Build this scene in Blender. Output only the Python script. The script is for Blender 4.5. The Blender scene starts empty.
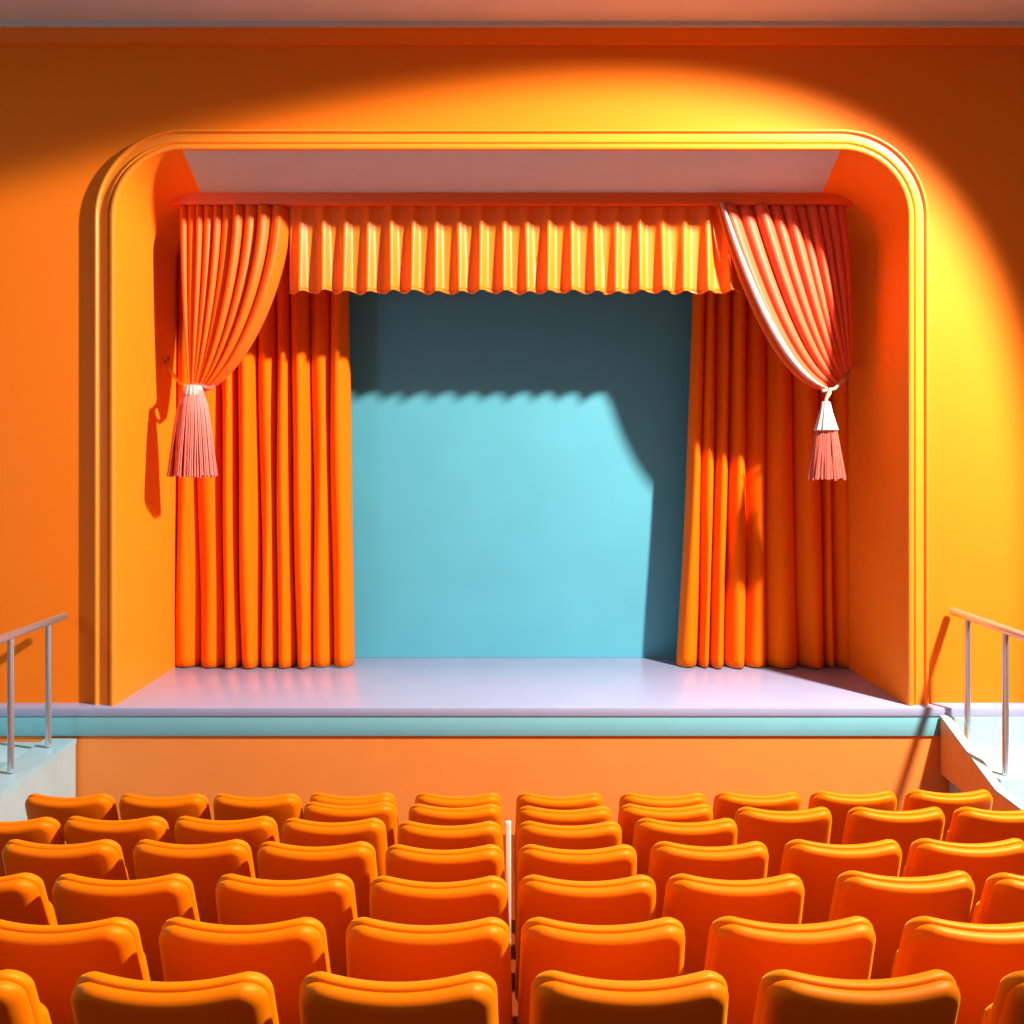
import bpy, bmesh, math, random
from mathutils import Vector
random.seed(7)
C = bpy.context.scene.collection
HC = 3.15                      # camera height
F = 1000.0; VX = 508.0; VY = 455.0

def W(px, py, d):              # a point at distance d along the hall
    return Vector(((px-VX)*d/F, d, HC-(py-VY)*d/F))
def Z(rel): return HC+rel

# ------------------------------------------------------------------ materials
def mat(name, col, rough=.6, metal=0, spec=.5, sheen=0, sheen_tint=(1,1,1), bump=0, bscale=60, var=0.0, stretch=(1,1,1), coat=0, stint=(1,1,1)):
    m = bpy.data.materials.new(name); m.use_nodes = True
    nt = m.node_tree; b = nt.nodes['Principled BSDF']
    b.inputs['Base Color'].default_value = (*col, 1)
    b.inputs['Roughness'].default_value = rough
    b.inputs['Metallic'].default_value = metal
    b.inputs['Specular IOR Level'].default_value = spec
    b.inputs['Sheen Weight'].default_value = sheen
    b.inputs['Sheen Tint'].default_value = (*sheen_tint, 1)
    b.inputs['Sheen Roughness'].default_value = .4
    b.inputs['Specular Tint'].default_value = (*stint, 1)
    b.inputs['Coat Weight'].default_value = coat
    tc = nt.nodes.new('ShaderNodeTexCoord'); mp = nt.nodes.new('ShaderNodeMapping')
    mp.inputs['Scale'].default_value = stretch
    nt.links.new(tc.outputs['Object'], mp.inputs['Vector'])
    n = nt.nodes.new('ShaderNodeTexNoise'); n.inputs['Scale'].default_value = bscale
    n.inputs['Detail'].default_value = 4
    nt.links.new(mp.outputs[0], n.inputs['Vector'])
    if var:
        r = nt.nodes.new('ShaderNodeValToRGB')
        r.color_ramp.elements[0].color = (*[c*(1-var) for c in col], 1)
        r.color_ramp.elements[1].color = (*[min(1, c*(1+var)) for c in col], 1)
        r.color_ramp.elements[0].position = .3; r.color_ramp.elements[1].position = .7
        nt.links.new(n.outputs[0], r.inputs[0]); nt.links.new(r.outputs[0], b.inputs['Base Color'])
    if bump:
        bm_ = nt.nodes.new('ShaderNodeBump'); bm_.inputs['Strength'].default_value = bump
        bm_.inputs['Distance'].default_value = .002
        nt.links.new(n.outputs[0], bm_.inputs['Height']); nt.links.new(bm_.outputs[0], b.inputs['Normal'])
    return m

M = dict(
    wall   = mat('orange_paint', (.92,.20,.009), .55, spec=.12, bump=.1, bscale=150, var=.02),
    frame  = mat('amber_gloss_paint', (.92,.25,.015), .42, spec=.35, var=.02, bscale=8),
    reveal = mat('amber_paint', (.92,.23,.010), .5, spec=.15, var=.02, bscale=8),
    mauve  = mat('pale_mauve_plaster', (.50,.56,.60), .7, var=.03, bscale=5),
    header = mat('vermilion_paint', (.85,.13,.01), .45, var=.02),
    ceil   = mat('grey_pink_plaster', (.66,.64,.60), .8, var=.03, bscale=3),
    strip  = mat('grey_blue_trim', (.55,.60,.66), .5, var=.02),
    cyan   = mat('sky_blue_backdrop', (.08,.39,.51), .6, var=.03, bscale=2),
    deck   = mat('lilac_stage_boards', (.33,.36,.56), .28, var=.03, bscale=3),
    fascia = mat('aqua_fascia_paint', (.17,.47,.56), .4, var=.03, bscale=3),
    front  = mat('orange_stage_front', (.82,.26,.05), .5, var=.03, bscale=3),
    curtain= mat('orange_velvet', (.92,.155,.002), .65, stint=(1,.55,.15), spec=.25, sheen=.08, sheen_tint=(1,.45,.1), bump=.2, bscale=300, var=.04, stretch=(1,1,.2)),
    valance= mat('orange_satin', (.92,.20,.008), .45, spec=.45, sheen=.12, sheen_tint=(1,.55,.15), bump=.15, bscale=300, var=.04, stretch=(1,1,.2)),
    swagl  = mat('orange_silk', (.88,.14,.004), .5, spec=.35, sheen=.1, sheen_tint=(1,.5,.2), bump=.15, bscale=260, var=.05, stretch=(1,1,.2)),
    swagr  = mat('coral_silk', (.72,.115,.045), .5, spec=.3, sheen=.08, sheen_tint=(1,.6,.5), bump=.15, bscale=260, var=.05, stretch=(1,1,.2)),
    whitetrim = mat('white_satin_edging', (.66,.42,.38), .4, var=.04),
    pink   = mat('pink_tassel_thread', (.62,.12,.085), .5, sheen=.1, var=.4, bscale=90, stretch=(4,4,.15)),
    white  = mat('white_tassel_thread', (.64,.52,.50), .5, var=.08, bscale=60, stretch=(4,4,.2)),
    gold   = mat('golden_cord', (.9,.5,.06), .4, bump=.6, bscale=120, var=.1),
    silver = mat('pale_cord', (.44,.35,.29), .4, bump=.6, bscale=120, var=.1),
    hook   = mat('bronze_hook', (.35,.12,.04), .35, metal=.8),
    steel  = mat('brushed_steel', (.60,.74,.82), .27, metal=.85, bump=.05, bscale=200, stretch=(1,1,.1)),
    stepw  = mat('pale_aqua_step_paint', (.36,.50,.55), .5, var=.05, bscale=5),
    stepb  = mat('grey_blue_tread', (.30,.52,.62), .4, var=.06, bscale=5),
    cheek  = mat('orange_wood_panel', (.85,.32,.08), .4, bump=.3, bscale=12, var=.14, stretch=(1,1,8)),
    seat   = mat('orange_seat_upholstery', (.72,.165,.0005), .48, stint=(1,.65,.1), spec=.4, sheen=.35, sheen_tint=(1,.7,.02), bump=.25, bscale=420, var=.03),
    shell  = mat('orange_seat_shell', (.70,.14,.0005), .48, stint=(1,.65,.1), spec=.4, sheen=.25, sheen_tint=(1,.7,.02), bump=.2, bscale=420, var=.03),
    leg    = mat('dark_brown_seat_metal', (.10,.03,.015), .4, metal=.4),
    post   = mat('white_post_paint', (.9,.86,.76), .35),
    floor  = mat('rust_carpet', (.20,.03,.004), .9, spec=.1, bump=.6, bscale=300, var=.2),
)

# ------------------------------------------------------------------ helpers
def link(name, bm, m, parent=None, smooth=True, sharp=40):
    me = bpy.data.meshes.new(name); bmesh.ops.recalc_face_normals(bm, faces=bm.faces)
    bm.to_mesh(me); bm.free()
    me.materials.append(m)
    o = bpy.data.objects.new(name, me); C.objects.link(o)
    if smooth:
        for p in me.polygons: p.use_smooth = True
        me.set_sharp_from_angle(angle=math.radians(sharp))
    if parent: o.parent = parent
    return o
def thing(name, label, cat, loc=(0,0,0), group=None):
    o = bpy.data.objects.new(name, None); C.objects.link(o); o.location = loc
    o.empty_display_size = .1
    o['label'] = label; o['category'] = cat
    if group: o['group'] = group
    return o
def tag(o, label, cat, group=None):
    o['label'] = label; o['category'] = cat
    if group: o['group'] = group
    return o
def struct(o): o['kind'] = 'structure'; return o
def local(o, parent):          # keep world place under a moved parent
    o.parent = parent
    o.location = o.location - parent.location
    return o
def box(bm, x0, x1, y0, y1, z0, z1, bev=0):
    t = bmesh.new()
    r = bmesh.ops.create_cube(t, size=1)
    for v in t.verts:
        v.co = Vector(((x0+x1)/2+v.co.x*(x1-x0), (y0+y1)/2+v.co.y*(y1-y0), (z0+z1)/2+v.co.z*(z1-z0)))
    if bev: bmesh.ops.bevel(t, geom=list(t.edges), offset=bev, segments=2, affect='EDGES', profile=.5)
    me = bpy.data.meshes.new('t'); t.to_mesh(me); t.free(); bm.from_mesh(me); bpy.data.meshes.remove(me)
    return bm
def prism(bm, pts, axis, a, b):    # closed outline extruded along an axis
    def mk(p, t):
        if axis == 'x': return Vector((t, p[0], p[1]))
        if axis == 'y': return Vector((p[0], t, p[1]))
        return Vector((p[0], p[1], t))
    va = [bm.verts.new(mk(p, a)) for p in pts]; vb = [bm.verts.new(mk(p, b)) for p in pts]
    bm.faces.new(va); bm.faces.new(vb[::-1]); n = len(pts)
    for i in range(n): bm.faces.new((va[i], va[(i+1)%n], vb[(i+1)%n], vb[i]))
    return bm
def tube(bm, pts, r, seg=12, caps=True):
    pts = [Vector(p) for p in pts]; rings = []; n = len(pts)
    rr = r if isinstance(r, (list, tuple)) else [r]*n
    up = None
    for i, p in enumerate(pts):
        t = (pts[min(i+1, n-1)]-pts[max(i-1, 0)]).normalized()
        if up is None:
            up = Vector((0,0,1)) if abs(t.z) < .9 else Vector((1,0,0))
        s = t.cross(up).normalized(); up = s.cross(t).normalized()
        rings.append([bm.verts.new(p+(s*math.cos(2*math.pi*k/seg)+up*math.sin(2*math.pi*k/seg))*rr[i]) for k in range(seg)])
    for a, b in zip(rings, rings[1:]):
        for k in range(seg): bm.faces.new((a[k], a[(k+1)%seg], b[(k+1)%seg], b[k]))
    if caps: bm.faces.new(rings[0]); bm.faces.new(rings[-1][::-1])
    return bm
def grid(bm, fn, nu, nv, thick=None):
    vs = [[bm.verts.new(fn(i/nu, j/nv)) for i in range(nu+1)] for j in range(nv+1)]
    for j in range(nv):
        for i in range(nu): bm.faces.new((vs[j][i], vs[j][i+1], vs[j+1][i+1], vs[j+1][i]))
    return bm
def cloth(name, fn, nu, nv, m, parent=None, thick=.008):
    bm = bmesh.new(); grid(bm, fn, nu, nv)
    o = link(name, bm, m, parent, sharp=80)
    s = o.modifiers.new('thickness', 'SOLIDIFY'); s.thickness = thick; s.offset = 0
    return o
def bez(p0, p1, p2, p3, t):
    a = 1-t
    return tuple(a**3*p0[i]+3*a*a*t*p1[i]+3*a*t*t*p2[i]+t**3*p3[i] for i in range(len(p0)))
def lerp(a, b, t): return a+(b-a)*t

# ------------------------------------------------------------------ arch outline
YW = 8.47                      # front wall plane
XL, XR = -3.293, 3.352
ZS = Z(-2.10)                  # stage deck
ZT = Z(2.556)
def arch(xl, xr, zt, R, zb=ZS, na=20):
    pts = [((xl, zb), (-1, 0), 's')]
    for k in range(1, 5): pts.append(((xl, lerp(zb, zt-R, k/5)), (-1, 0), 's'))
    for k in range(na+1):
        a = math.pi - k/na*math.pi/2
        pts.append(((xl+R+R*math.cos(a), zt-R+R*math.sin(a)), (math.cos(a), math.sin(a)), 'a'))
    for k in range(1, 8): pts.append(((lerp(xl+R, xr-R, k/8), zt), (0, 1), 't'))
    for k in range(na+1):
        a = math.pi/2 - k/na*math.pi/2
        pts.append(((xr-R+R*math.cos(a), zt-R+R*math.sin(a)), (math.cos(a), math.sin(a)), 'a'))
    for k in range(1, 5): pts.append(((xr, lerp(zt-R, zb, k/5)), (1, 0), 's'))
    pts.append(((xr, zb), (1, 0), 's'))
    return pts
A0 = arch(XL, XR, ZT, .56)
# front wall, cut by the arch
bm = bmesh.new(); o_ = .1; zc = Z(3.632)
P = [(p[0]+n[0]*o_, p[1]+n[1]*o_) for p, n, k in A0]
def quad(bm, *c): bm.faces.new([bm.verts.new(Vector(v)) for v in c])
xl_, xr_ = P[0][0], P[-1][0]
quad(bm, (-7.2,YW,Z(-2.1)), (xl_,YW,Z(-2.1)), (xl_,YW,zc), (-7.2,YW,zc))
quad(bm, (xr_,YW,Z(-2.1)), (7.2,YW,Z(-2.1)), (7.2,YW,zc), (xr_,YW,zc))
for a, b in zip(P, P[1:]):
    if abs(b[0]-a[0]) > 1e-5: quad(bm, (a[0],YW,a[1]), (b[0],YW,b[1]), (b[0],YW,zc), (a[0],YW,zc))
struct(link('wall_front', bm, M['wall'], smooth=False))

# tunnel behind the arch: orange sides and corners, pale soffit
YF, YB = 8.40, 9.15
A1 = arch(XL, XR, Z(2.36), .50)
bs = bmesh.new(); bs2 = bmesh.new(); bt = bmesh.new()
for i in range(len(A0)-1):
    (a, _, ka), (b, _, kb) = A0[i], A0[i+1]
    (c, _, _), (d, _, _) = A1[i], A1[i+1]
    top = (abs(a[1]-ZT) < 1e-4 and abs(b[1]-ZT) < 1e-4)
    tgt = bt if top else (bs if a[0] < 0 else bs2)
    quad(tgt, (a[0],YF,a[1]), (b[0],YF,b[1]), (d[0],YB,d[1]), (c[0],YB,c[1]))
for i in range(len(A1)-1):
    (a, _, _), (b, _, _) = A1[i], A1[i+1]
    if abs(a[1]-Z(2.36)) < 1e-4 and abs(b[1]-Z(2.36)) < 1e-4: continue
    quad(bs if a[0] < 0 else bs2, (a[0],YB,a[1]), (b[0],YB,b[1]), (b[0],10.34,b[1]), (a[0],10.34,a[1]))
for q_ in (bs, bs2): bmesh.ops.remove_doubles(q_, verts=q_.verts, dist=1e-4)
bmesh.ops.remove_doubles(bt, verts=bt.verts, dist=1e-4)
struct(link('wall_left', bs, M['reveal'], sharp=50)); struct(link('wall_right', bs2, M['reveal'], sharp=50))
struct(link('ceiling_stage', bt, M['mauve']))
bm = bmesh.new(); quad(bm, (XL-.3,YB,Z(2.62)), (XR+.3,YB,Z(2.62)), (XR+.3,10.5,Z(2.62)), (XL-.3,10.5,Z(2.62)))
struct(link('ceiling_fly', bm, M['mauve']))
bm = bmesh.new(); box(bm, XL-.2, XR+.2, 10.36, 10.44, Z(-2.1), Z(2.62))
struct(link('wall_back', bm, M['cyan'], smooth=False))
bm = bmesh.new(); box(bm, XL+.02, XR-.02, 9.07, 9.27, W(0,204,9.07).z, Z(2.60), .004)
struct(link('trim_1', bm, M['header']))
# ceiling strip and cornice
bm = bmesh.new(); box(bm, -7.2, 7.2, 7.86, 8.5, Z(3.632), Z(3.76))
struct(link('ceiling', bm, M['ceil'], smooth=False))
bm = bmesh.new()
prism(bm, [(YW+.01, Z(3.632)), (YW-.10, Z(3.632)), (YW-.10, Z(3.592)), (YW+.01, Z(3.585))], 'x', -7.2, 7.2)
struct(link('trim_2', bm, M['strip'], smooth=False))
bm = bmesh.new()
prism(bm, [(YW, Z(3.594)), (YW-.075, Z(3.594)), (YW-.07, Z(3.58)), (YW-.035, Z(3.50)), (YW-.03, Z(3.478)), (YW, Z(3.472))], 'x', -7.2, 7.2)
struct(link('trim_3', bm, M['wall'], smooth=False))

# proscenium moulding
prof = [(0,.068),(0,.085),(.006,.098),(.02,.104),(.036,.10),(.046,.088),(.050,.074),(.058,.070),(.064,.080),(.070,.084),(.078,.078),(.085,.062),
        (.10,.056),(.150,.052),(.156,.066),(.166,.074),(.178,.072),(.186,.062),(.190,.0)]
bm = bmesh.new(); rings = []
for p, n, k in A0:
    rings.append([bm.verts.new(Vector((p[0]+n[0]*u, YW-v, p[1]+n[1]*u))) for u, v in prof])
for a, b in zip(rings, rings[1:]):
    for k in range(len(prof)-1): bm.faces.new((a[k], a[k+1], b[k+1], b[k]))
tag(link('proscenium_frame', bm, M['frame'], sharp=35), 'glossy orange moulded frame with rounded top corners around the stage opening', 'frame')

# ------------------------------------------------------------------ stage platform
st = thing('stage_platform', 'low stage with lilac deck, aqua fascia and orange front below the proscenium', 'stage', (0,8.3,0))
bm = bmesh.new(); box(bm, -7.2, 7.2, 8.3, 10.355, Z(-2.172), ZS, .006)
local(link('deck', bm, M['deck']), st)['label'] = 'smooth lilac stage floor'
bm = bmesh.new(); box(bm, -7.2, XR+.235, 8.308, 8.48, Z(-2.335), Z(-2.172), .003)
local(link('fascia', bm, M['fascia']), st)['label'] = 'aqua band under the deck edge'
bm = bmesh.new(); box(bm, -7.2, 7.2, 8.325, 8.48, -.06, Z(-2.335))
local(link('front_panel', bm, M['front']), st)['label'] = 'plain orange panel below the aqua band'

# ------------------------------------------------------------------ floor
def seat_drop(d): return .863+.201*d      # seat tops below the camera
HS = .93
def floor_z(d):
    return max(0.0, HC-seat_drop(d)-HS) if d < 6.75 else 0.0
bm = bmesh.new()
ys = [.3, 1, 2, 3, 4, 5, 6, 6.8, 7.2, 8.5]
zs_ = [HC-seat_drop(y)-HS for y in ys[:7]]+[0, 0, 0]
zs_ = [HC-seat_drop(y)-HS for y in ys[:8]]+[HC-seat_drop(6.8)-HS]*2
for a, b, c, d in zip(ys, ys[1:], zs_, zs_[1:]):
    quad(bm, (-7.2,a,c), (7.2,a,c), (7.2,b,d), (-7.2,b,d))
bmesh.ops.remove_doubles(bm, verts=bm.verts, dist=1e-4)
struct(link('floor', bm, M['floor'], smooth=False))
ZF = zs_[-1]

# ------------------------------------------------------------------ curtains
def lobes(bounds_b, bounds_t, amp, pw=.75):
    n = len(bounds_b)-1
    def fn(u, v):              # u across 0..1 in lobe units, v 0 top 1 bottom
        s = u*n; i = min(int(s), n-1); t = s-i
        px = lerp(lerp(bounds_t[i], bounds_t[i+1], t), lerp(bounds_b[i], bounds_b[i+1], t), v**1.4)
        a = amp*(.72+.28*v)*(.75+.5*((i*37)%7)/7)
        d = a*(abs(math.sin(math.pi*t))**pw)
        return px, d
    return fn
def curtain(name, label, bb, bt_, amp, ytop, ybot, D, sk=0):
    fn = lobes(bb, bt_, amp); n = (len(bb)-1)
    zt, zb = W(0, ytop, D).z, ZS+.012
    def P(u, v):
        px, d = fn(u, v)
        x = (px-VX)*D/F
        wob = .012*math.sin(v*5+u*23)+.006*math.sin(v*11+u*41)
        z = lerp(zt, zb, v) + (.018*math.sin(u*n*math.pi*2+1) if v > .999 else 0)*0
        return Vector((x+wob*(.3+v*.7), D-d+wob, z))
    o = cloth(name, P, n*22, 60, M['curtain'], thick=.01)
    return tag(o, label, 'curtain', 'stage curtains')
bb = [178,200,227,243,262,280,296,315,334,353]
tt = [177,198,219,238,258,276,292,310,330,349]
curtain('stage_curtain', 'orange floor length stage curtain on the left of the blue backdrop', bb, tt, .20, 203, 666, 10.0)
bb = [678,696,708,723,743,766,796,824,832,852]
tt = [694,706,716,731,746,764,790,815,829,850]
curtain('stage_curtain', 'orange floor length stage curtain on the right of the blue backdrop', bb, tt, .20, 203, 666, 10.0)

# valance
def valance():
    n = 20; x0, x1 = 289, 741; D = 9.20
    zt = W(0,205,9.16).z+.01; zb = W(0,291,9.14).z
    def P(u, v):
        s = u*n; i = int(min(s, n-1e-6)); t = s-i
        d = (.5-.5*math.cos(2*math.pi*t))**2.4
        a = (.045+.05*v)*(.8+.4*((i*5)%7)/7)
        px = lerp(x0, x1, u)+1.2*math.sin(i*2.1)*v
        if u > .96: px += (v-1)*14*(u-.96)/.04
        z = lerp(zt, zb, v)-.014*math.sin(2*math.pi*t+.5)*v**8 + .006*math.sin(i*1.7)*v
        return Vector(((px-VX)*9.15/F, D-.015-a*d, z))
    v = thing('valance', 'gathered orange valance hanging across the top of the stage opening', 'valance', (0,D,zt))
    o = cloth('pleated_cloth', P, n*16, 24, M['valance'], thick=.008); local(o, v)
    bm = bmesh.new()
    tube(bm, [P(k/(n*12), 1.0)+Vector((0,-.004,-.002)) for k in range(n*12+1)], .011, 6)
    local(link('hem', bm, M['valance']), v)['label'] = 'narrow rolled hem along the wavy bottom edge'
    return v
valance()

# swags: tied back upper curtains
def fold(bd, u, amps=(1,.7,1.15,.8,1,.65,1.1,.85)):
    for i in range(len(bd)-1):
        if u <= bd[i+1] or i == len(bd)-2:
            t = (u-bd[i])/(bd[i+1]-bd[i]); w = (bd[i+1]-bd[i])*10
            return abs(math.sin(math.pi*max(0, min(1, t**.85))))**.8*amps[i % 8]*w**.5
BL = [0,.07,.15,.22,.31,.39,.49,.60,.72,.85,1.0]
BR = [0,.15,.27,.40,.50,.61,.69,.78,.85,.93,1.0]
def swag_left():
    n = 10
    def path(u, v):
        p0 = (lerp(179,287,u), 205); p1 = (lerp(180,291,u), lerp(262,276,u))
        p2 = (lerp(183,255,u), lerp(330,362,u)); p3 = (lerp(189,209,u), lerp(386,388,u))
        return bez(p0, p1, p2, p3, v)
    def P(u, v):
        px, py = path(u, v)
        D = lerp(9.10, 9.20, v)
        s = u*n; i = min(int(s), n-1); t = s-i
        a = (.065+.02*u)*(1-.72*v**2)
        d = a*fold(BL, u) + .10*math.sin(math.pi*v)*u - .0*v
        if u > .94: d -= (u-.94)*1.6
        w = W(px, py, D); w.y = D-d+.05*(1-v); return w
    sw = thing('tied_back_drape', 'orange pleated drape gathered to the left by a cord beside the valance', 'drape', tuple(W(190,388,9.2)), 'tied back drapes')
    local(cloth('pleated_cloth', P, n*18, 70, M['swagl'], thick=.009), sw)
def swag_right():
    n = 10
    def path(u, v):
        p0 = (lerp(719,846,u), 205); p1 = (lerp(752,853,u), lerp(325,262,u))
        p2 = (lerp(786,853,u), lerp(386,320,u)); p3 = (lerp(829,852,u), lerp(390,366,u))
        return bez(p0, p1, p2, p3, v)
    def P(u, v):
        px, py = path(u, v)
        D = lerp(9.10, 9.20, v)
        s = u*n; i = min(int(s), n-1); t = s-i
        a = (.065+.02*(1-u))*(1-.7*v**2)
        d = a*fold(BR, u) + .12*math.sin(math.pi*v)*(1-u)
        w = W(px, py, D); w.y = D-d+.05*(1-v); return w
    sw = thing('tied_back_drape', 'coral pleated drape with a white edge gathered to the right by a cord', 'drape', tuple(W(845,380,9.2)), 'tied back drapes')
    local(cloth('pleated_cloth', P, n*18, 70, M['swagr'], thick=.009), sw)
    # white edging band and its lining strip
    def E(off0, off1, dy):
        def Q(u, v):
            px, py = path(0, v); qx, qy = path(0, min(1, v+.01)) if v < .99 else path(0, 1)
            rx, ry = path(0, v-.01) if v >= .99 else (px, py)
            tx, ty = (qx-rx, qy-ry); L = math.hypot(tx, ty) or 1
            nx, ny = ty/L, -tx/L
            wd = math.sin(math.pi*min(1, v*.9+.12))**.6
            o = lerp(off0, off1, u)*wd
            D = lerp(9.10, 9.20, v)
            w = W(px+nx*o, py+ny*o, D)
            w.y = D-.075*(1-.5*v)-.12*math.sin(math.pi*v)-dy+.05*(1-v)-.02*math.sin(math.pi*u)
            return w
        return Q
    local(cloth('edging', E(-1, 5.5, .035), 8, 60, M['whitetrim'], thick=.008), sw)['label'] = 'shiny white edging band along the inner edge'
    local(cloth('lining', E(-6, 1, -.01), 6, 60, M['swagl'], thick=.008), sw)['label'] = 'plain orange lining strip outside the white edging'
swag_left(); swag_right()

# tiebacks with tassels
def fringe(bm, c, r0, r1, zt, zb, n=46, tr=.006, seed=1, fl=.6):
    rnd = random.Random(seed)
    for ring, q in ((1.0, n), (.72, int(n*.6)), (.4, int(n*.3))):
        for k in range(q):
            a = 2*math.pi*(k+rnd.random()*.6)/q
            pts = []; e = rnd.uniform(-.012, .012); kk = rnd.uniform(-.1, .1)
            for j in range(7):
                t = j/6
                r = lerp(r0, r1, t**fl)*ring*(1+kk*t)
                aa = a+kk*.4*math.sin(t*5)
                pts.append((c.x+r*math.cos(aa), c.y+.75*r*math.sin(aa), lerp(zt, zb+e, t)))
            tube(bm, pts, [tr*.8]+[tr]*5+[tr*1.2], 5)
def lathe(bm, c, pr, seg=28, flute=0, nf=12):
    rings = [[bm.verts.new(Vector((c.x+r*(1+flute*math.cos(nf*2*math.pi*k/seg))*math.cos(2*math.pi*k/seg), c.y+r*(1+flute*math.cos(nf*2*math.pi*k/seg))*math.sin(2*math.pi*k/seg), z))) for k in range(seg)] for r, z in pr]
    for a, b in zip(rings, rings[1:]):
        for k in range(seg): bm.faces.new((a[k], a[(k+1)%seg], b[(k+1)%seg], b[k]))
    bm.faces.new(rings[0]); bm.faces.new(rings[-1][::-1])

D = 9.02
c = W(193, 388, D); hk = W(165.5, 362, 9.6)
t = thing('tassel_tieback', 'golden cord with a big pink tassel tying back the left drape', 'tassel', tuple(c), 'curtain tassels')
bm = bmesh.new()
tube(bm, [hk+Vector((-.012,0,0)), hk+Vector((.02,0,0)), hk+Vector((.035,-.01,.02)), hk+Vector((.03,-.01,.05))], [.02,.014,.012,.018], 10)
local(link('hook', bm, M['hook']), t)
bm = bmesh.new(); e = W(190, 388, 9.08)
tube(bm, [hk+Vector((.02,-.01,.0)), *[hk.lerp(e, k/10)+Vector((0,0,-.05*math.sin(math.pi*k/10))) for k in range(1, 10)], e], .015, 10)
local(link('cord', bm, M['gold']), t)['label'] = 'golden yellow cord'
bm = bmesh.new(); zc_ = W(0,387,9.14).z; cc = W(199,387,9.16)
tube(bm, [(cc.x+.125*math.cos(a), cc.y+.12*math.sin(a), zc_+.012*math.sin(a*3)) for a in [2*math.pi*k/32 for k in range(33)]], .02, 10)
local(link('band', bm, M['pink']), t)['label'] = 'pink binding around the gathered drape'
bm = bmesh.new()
lathe(bm, c, [(.03,c.z+.03),(.072,c.z+.02),(.085,c.z-.02),(.09,c.z-.06),(.06,c.z-.10)], 32, .05, 16)
local(link('head', bm, M['white']), t)['label'] = 'pale pink gathered top'
bm = bmesh.new()
fringe(bm, c, .085, .205, c.z-.02, W(0,476,D).z, 60, .0085, 3, .6)
local(link('fringe', bm, M['pink']), t)['label'] = 'long pink threads'

D = 8.98
c = W(826, 400, D); hk = W(852, 364, 9.72)
t = thing('tassel_tieback', 'pale cord with a small white and pink tassel tying back the right drape', 'tassel', tuple(c), 'curtain tassels')
bm = bmesh.new()
tube(bm, [hk+Vector((.02,0,0)), hk+Vector((-.02,0,0)), hk+Vector((-.03,-.01,.02))], [.016,.012,.014], 10)
local(link('hook', bm, M['hook']), t)
bm = bmesh.new(); e = W(822, 391, 8.98)
q = [W(851,366,9.55), W(848,374,9.35), W(842,383,9.08), W(834,389,9.0), e]
tube(bm, [hk+Vector((-.02,0,0))]+q, .016, 10)
local(link('cord', bm, M['silver']), t)['label'] = 'pale silvery cord'
bm = bmesh.new()
tube(bm, [W(830,388,D), W(829,393,D), W(826,399,D), W(826,403,D)], [.018,.024,.016,.022], 10)
local(link('knot', bm, M['silver']), t)['label'] = 'pale knotted cord end'
bm = bmesh.new(); zt_ = W(0,402,D).z; zb_ = W(0,430,D).z
lathe(bm, c, [(.02,zt_+.005),(.036,zt_),(.055,lerp(zt_,zb_,.35)),(.08,lerp(zt_,zb_,.7)),(.104,zb_),(.08,zb_-.012)], 48, .07, 12)
local(link('head', bm, M['white']), t)['label'] = 'white gathered cone'
bm = bmesh.new()
fringe(bm, c+Vector((0,0,0)), .088, .155, zb_+.01, W(0,479,D).z, 42, .0085, 9, 1)
local(link('fringe', bm, M['pink']), t)['label'] = 'pink threads with lighter strands'

# ------------------------------------------------------------------ steps and railings
def rail(label, x, posts, y0, y1, zr, zr1, group='stage step railings'):
    r = thing('stair_railing', label, 'railing', (x, posts[0][0], posts[0][1]), group)
    bm = bmesh.new(); tube(bm, [(x,y0,zr), (x,lerp(y0,y1,.33),lerp(zr,zr1,.33)), (x,y1,zr1)], .032, 16)
    bmesh.ops.bevel(bm, geom=[e for e in bm.edges if len(e.link_faces) == 2 and e.calc_face_angle(0) > 1.2], offset=.006, segments=2, affect='EDGES')
    local(link('handrail', bm, M['steel']), r)
    for y, zb in posts:
        zt = lerp(zr, zr1, (y-y0)/(y1-y0))-.02
        bm = bmesh.new(); tube(bm, [(x,y,zb), (x,y,zt)], .024, 16)
        local(link('post', bm, M['steel']), r)
    return r
# left steps: a landing one step below the deck, then treads going down towards the seats
xl0 = -3.585
s = thing('stage_steps', 'pale aqua steps beside the left end of the stage', 'steps', (-4.6,7.6,ZF), 'stage steps')
zl = Z(-2.362)
bm = bmesh.new()
cheek = [(8.29,zl),(7.0,zl-.03),(5.6,zl-.50),(5.6,ZF),(8.29,ZF)]
prism(bm, cheek, 'x', xl0-.03, xl0)
local(link('side_panel', bm, M['stepw'], smooth=False), s)['label'] = 'white side panel'
bm = bmesh.new()
top = [(8.29,zl+.012),(7.0,zl-.018),(5.6,zl-.488),(5.6,zl-.53),(7.0,zl-.06),(8.29,zl-.03)]
prism(bm, top, 'x', xl0-.25, xl0+.006)
local(link('kerb', bm, M['stepb'], smooth=False), s)['label'] = 'grey blue sloping kerb'
for k in range(5):
    y1 = 8.29-.0 if k == 0 else 7.75-.42*(k-1); y0 = 7.75-.42*k
    bm = bmesh.new(); box(bm, -7.0, xl0-.25, y0, y1, ZF, zl-.015-.135*k, .006)
    local(link('step', bm, M['stepb']), s)
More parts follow.
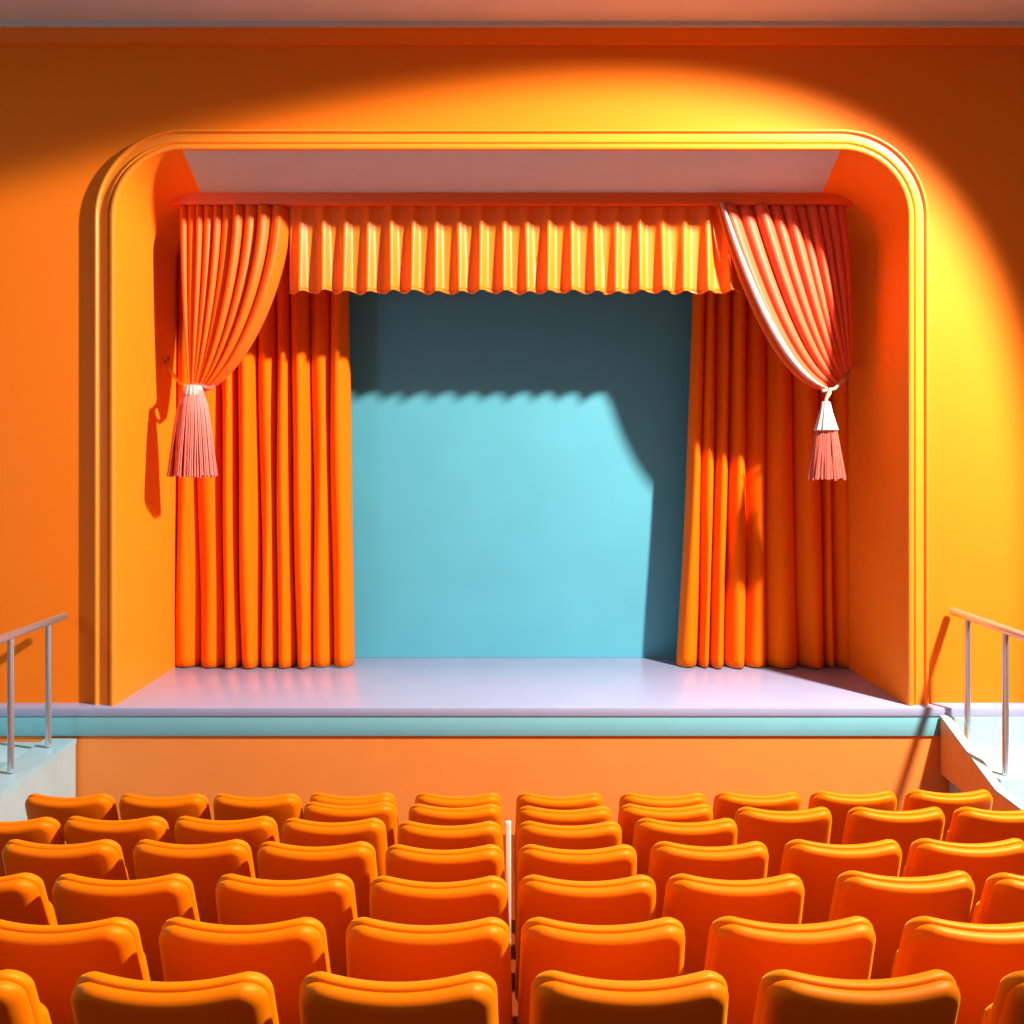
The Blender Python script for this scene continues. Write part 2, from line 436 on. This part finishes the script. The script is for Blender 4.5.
# right steps
xr0 = 3.586
s = thing('stage_steps', 'white steps with an orange sloping side beside the right end of the stage', 'steps', (4.6,7.6,ZF), 'stage steps')
prof_t = [(8.29,Z(-2.172)),(7.35,Z(-2.477)),(6.95,Z(-2.49)),(5.9,Z(-2.9))]
bm = bmesh.new()
prism(bm, prof_t+[(5.9,Z(-3.1)),(6.9,Z(-2.85)),(7.9,Z(-2.65)),(8.29,Z(-2.645))], 'x', xr0, xr0+.06)
local(link('side_panel', bm, M['cheek'], smooth=False), s)['label'] = 'orange wooden stringer'
bm = bmesh.new()
prism(bm, [(y, z+.016) for y, z in prof_t]+[(y, z) for y, z in prof_t[::-1]], 'x', xr0-.004, xr0+.07)
local(link('kerb', bm, M['stepw'], smooth=False), s)['label'] = 'white sloping cap'
for k in range(4):
    y1 = 8.29 if k == 0 else 7.42-.5*(k-1); y0 = 7.42-.5*k
    bm = bmesh.new(); box(bm, xr0+.07, 7.0, y0, y1, ZF, Z(-2.41-.16*k), .006)
    local(link('step', bm, M['stepw']), s)
bm = bmesh.new(); box(bm, xr0+.07, 7.0, 8.275, 8.30, Z(-2.41), Z(-2.172))
local(link('riser', bm, M['stepw'], smooth=False), s)

rail('steel railing with two posts on the steps left of the stage', -3.70, [(8.05,zl+.016),(7.44,zl+.003)], 8.32, 6.4, Z(-1.342), Z(-1.342))
rail('steel railing with two posts on the steps right of the stage', 3.74, [(8.14,Z(-2.405)),(7.52,Z(-2.405))], 8.42, 6.4, Z(-1.315), Z(-1.315))

# ------------------------------------------------------------------ seats
def outline(w0, w1, h0, h1, dip, rc, n=8):
    # closed outline in x,z: slightly tapering, rounded corners, top edge dipping in the middle
    pts = []
    def corner(cx, cz, a0, a1, r):
        for k in range(n+1):
            a = math.radians(lerp(a0, a1, k/n)); pts.append((cx+r*math.cos(a), cz+r*math.sin(a)))
    corner(w1/2-rc, h1-rc, 0, 90-4, rc)
    for k in range(1, 16):
        x = lerp(w1/2-rc, -(w1/2-rc), k/16); u = abs(x)/(w1/2-rc)
        pts.append((x, h1-dip*(1-u*u)))
    corner(-(w1/2-rc), h1-rc, 94, 180, rc)
    for k in range(1, 8): pts.append((-lerp(w1/2, w0/2, k/8), lerp(h1-rc, h0+.05, k/8)))
    corner(-(w0/2-.05), h0+.05, 180, 270, .05)
    corner(w0/2-.05, h0+.05, 270, 360, .05)
    for k in range(1, 8): pts.append((lerp(w0/2, w1/2, k/8), lerp(h0+.05, h1-rc, k/8)))
    return pts
def pad(out, layers, shape):
    bm = bmesh.new(); n = len(out); nr = []
    for i in range(n):
        a, b = out[i-1], out[(i+1)%n]; tx, tz = b[0]-a[0], b[1]-a[1]; L = math.hypot(tx, tz)
        nr.append((tz/L, -tx/L))
    cz = sum(p[1] for p in out)/n
    rings = []
    for ins, y in layers:
        ring = []
        for p, q in zip(out, nr):
            if ins < 1: x, z = p[0]-q[0]*ins, p[1]-q[1]*ins
            else: f = 2-ins; x, z = p[0]*f, cz+(p[1]-cz)*f
            ring.append(bm.verts.new(shape(x, y, z)))
        rings.append(ring)
    for a, b in zip(rings, rings[1:]):
        for k in range(n): bm.faces.new((a[k], a[(k+1)%n], b[(k+1)%n], b[k]))
    for ring in (rings[0], rings[-1]):
        x = sum(v.co.x for v in ring)/n; 
        cv = bm.verts.new(sum((v.co for v in ring), Vector())/n)
        for k in range(n): bm.faces.new((ring[k], ring[(k+1)%n], cv))
    return bm
TAN = .40
def shape_back(x, y, z):
    return Vector((x, y + .62*x*x - (z-.93)*TAN, z))
def make_seat():
    t = thing('theatre_seat', '', 'seat')
    o1 = outline(.575, .545, .30, .936, .019, .07)
    lay = [(1.75,-.040),(1.5,-.040),(1.3,-.036),(.040,-.034),(.028,-.031),(.016,-.023),(.006,-.010),(0,.008),(.003,.018),(.012,.024)]
    o = link('back_shell', pad(o1, lay, shape_back), M['shell'], t, sharp=80)
    o2 = outline(.575, .55, .34, .945, .019, .072)
    lay = [(.016,.018),(.006,.024),(.0,.034),(0,.050),(.006,.066),(.018,.078),(.04,.086),(1.3,.092),(1.6,.092)]
    o = link('back_cushion', pad(o2, lay, shape_back), M['seat'], t, sharp=80)
    # folded seat pad
    o3 = outline(.50, .48, .36, .76, .0, .06)
    lay = [(.04,0),(.012,.012),(0,.035),(.006,.06),(.03,.072),(1.4,.078)]
    def sh(x, y, z): return Vector((x, .345+y-(z-.40)*.36, z))
    link('seat_cushion', pad(o3, lay, sh), M['seat'], t, sharp=80)
    for sx in (-1, 1):
        bm = bmesh.new()
        prism(bm, [(.16,0),(.34,0),(.32,.03),(.285,.05),(.285,.36),(.30,.42),(.20,.42),(.215,.36),(.215,.05),(.17,.03)], 'x', sx*.225-.02, sx*.225+.02)
        link('leg', bm, M['leg'], t, smooth=False)
    return t
proto = make_seat()
ORD = ['first','second','third','fourth','fifth']
ROWN = ['row nearest the stage','second row from the stage','third row from the stage','fourth row from the stage','fifth row from the stage','sixth row from the stage','nearest row to the camera']
rows = [
  [(68,794),(162,794),(256,794),(352,793),(458,793),(560,793),(664,793),(759,792),(855,791),(951,790)],
  [(349,802),(455,804),(565,806),(667,804),(785,807),(898,807),(1005,807)],
  [(5,817),(114,816),(224,816),(333,818),(449,821),(570,821),(687,818)],
  [(59,839),(190,839),(315,841),(444,844),(578,844),(711,841),(845,839),(972,838)],
  [(-31,872),(120,873),(283,873),(438,875),(588,874),(737,873),(908,870),(1060,872)],
  [(50,916),(240,916),(427,916),(604,916),(795,915),(992,915)],
  [(-74,968),(169,970),(397,970),(631,969),(863,968),(1108,969)],
]
def place(o, px, py, first):
    D = 863.0/(py-656.0)
    if first: r = o
    else:
        r = o.copy(); C.objects.link(r)
        for ch in list(o.children):
            c_ = ch.copy(); C.objects.link(c_); c_.parent = r
    x = (px-VX)*D/F
    r.location = (x, D-.065, HC-seat_drop(D)-.943-.012*(6.3-D)/3.5)
    return r
first = True
for ri, row in enumerate(rows):
    left = sorted([s for s in row if s[0] < 508], key=lambda s: -s[0]); right = sorted([s for s in row if s[0] > 508])
    for side, lst in (('left', left), ('right', right)):
        for k, (px, py) in enumerate(lst):
            s = place(proto, px, py, first); first = False
            s['category'] = 'seat'; s['group'] = 'orange theatre seats facing the stage'
            s['label'] = 'orange theatre seat, %s %s of the central gap, %s' % (ORD[k], side, ROWN[ri])

# white post in the central gap
bm = bmesh.new(); a = W(505.6, 822, 4.95); b = W(511, 822, 4.95)
box(bm, a.x, b.x, 4.94, 4.97, HC-seat_drop(4.95)-HS-.0, a.z, .003)
tag(link('white_post', bm, M['post']), 'slim white post standing in the gap between the two blocks of seats', 'post')

# ------------------------------------------------------------------ light
def spot(name, loc, d, half, e, col, blend=.1, r=.08):
    l = bpy.data.lights.new(name, 'SPOT'); l.energy = e; l.color = col
    l.spot_size = math.radians(2*half); l.spot_blend = blend; l.shadow_soft_size = r
    o = bpy.data.objects.new(name, l); C.objects.link(o); o.location = loc
    o.rotation_euler = Vector(d).to_track_quat('-Z', 'Y').to_euler(); return o
def area(name, loc, d, sx, sy, e, col):
    l = bpy.data.lights.new(name, 'AREA'); l.shape = 'RECTANGLE'; l.size = sx; l.size_y = sy; l.energy = e; l.color = col
    o = bpy.data.objects.new(name, l); C.objects.link(o); o.location = loc
    o.rotation_euler = Vector(d).to_track_quat('-Z', 'Y').to_euler(); return o
spot('key_spotlight', (5.75,4.4,Z(4.96)), (-.639,.309,-.705), 32.1, 10000, (1,.88,.76), .13, .2)
area('cool_wash', (-5.6,3.2,Z(.6)), (.45,1,-.35), 1.2, 1.2, 50, (.45,.85,1))

w = bpy.data.worlds.new('hall_ambient'); bpy.context.scene.world = w; w.use_nodes = True
nt = w.node_tree; bg = nt.nodes['Background']
tc = nt.nodes.new('ShaderNodeTexCoord'); sp = nt.nodes.new('ShaderNodeSeparateXYZ')
nt.links.new(tc.outputs['Generated'], sp.inputs[0])
mr = nt.nodes.new('ShaderNodeMapRange'); mr.inputs[1].default_value = -1; mr.inputs[2].default_value = 1
nt.links.new(sp.outputs['X'], mr.inputs[0])
cr = nt.nodes.new('ShaderNodeValToRGB')
cr.color_ramp.elements[0].color = (.62,.88,.95,1); cr.color_ramp.elements[1].color = (1,.62,.5,1)
e = cr.color_ramp.elements.new(.45); e.color = (1,.72,.56,1)
nt.links.new(mr.outputs[0], cr.inputs[0]); nt.links.new(cr.outputs[0], bg.inputs[0])
mz = nt.nodes.new('ShaderNodeMapRange'); mz.inputs[1].default_value = -.2; mz.inputs[2].default_value = 1
mz.inputs[3].default_value = .10; mz.inputs[4].default_value = .46
nt.links.new(sp.outputs['Z'], mz.inputs[0]); nt.links.new(mz.outputs[0], bg.inputs[1])

# ------------------------------------------------------------------ camera
cam = bpy.data.cameras.new('camera'); co = bpy.data.objects.new('camera', cam); C.objects.link(co)
co.location = (0,0,HC); co.rotation_euler = (math.pi/2,0,0)
cam.sensor_width = 36; cam.lens = 36*F/1024
cam.shift_x = (512-VX)/1024; cam.shift_y = -(512-VY)/1024
cam.clip_start = .05
bpy.context.scene.camera = co
vs = bpy.context.scene.view_settings
vs.view_transform = 'Standard'; vs.look = 'None'; vs.exposure = 0; vs.gamma = 1; vs.use_curve_mapping = False
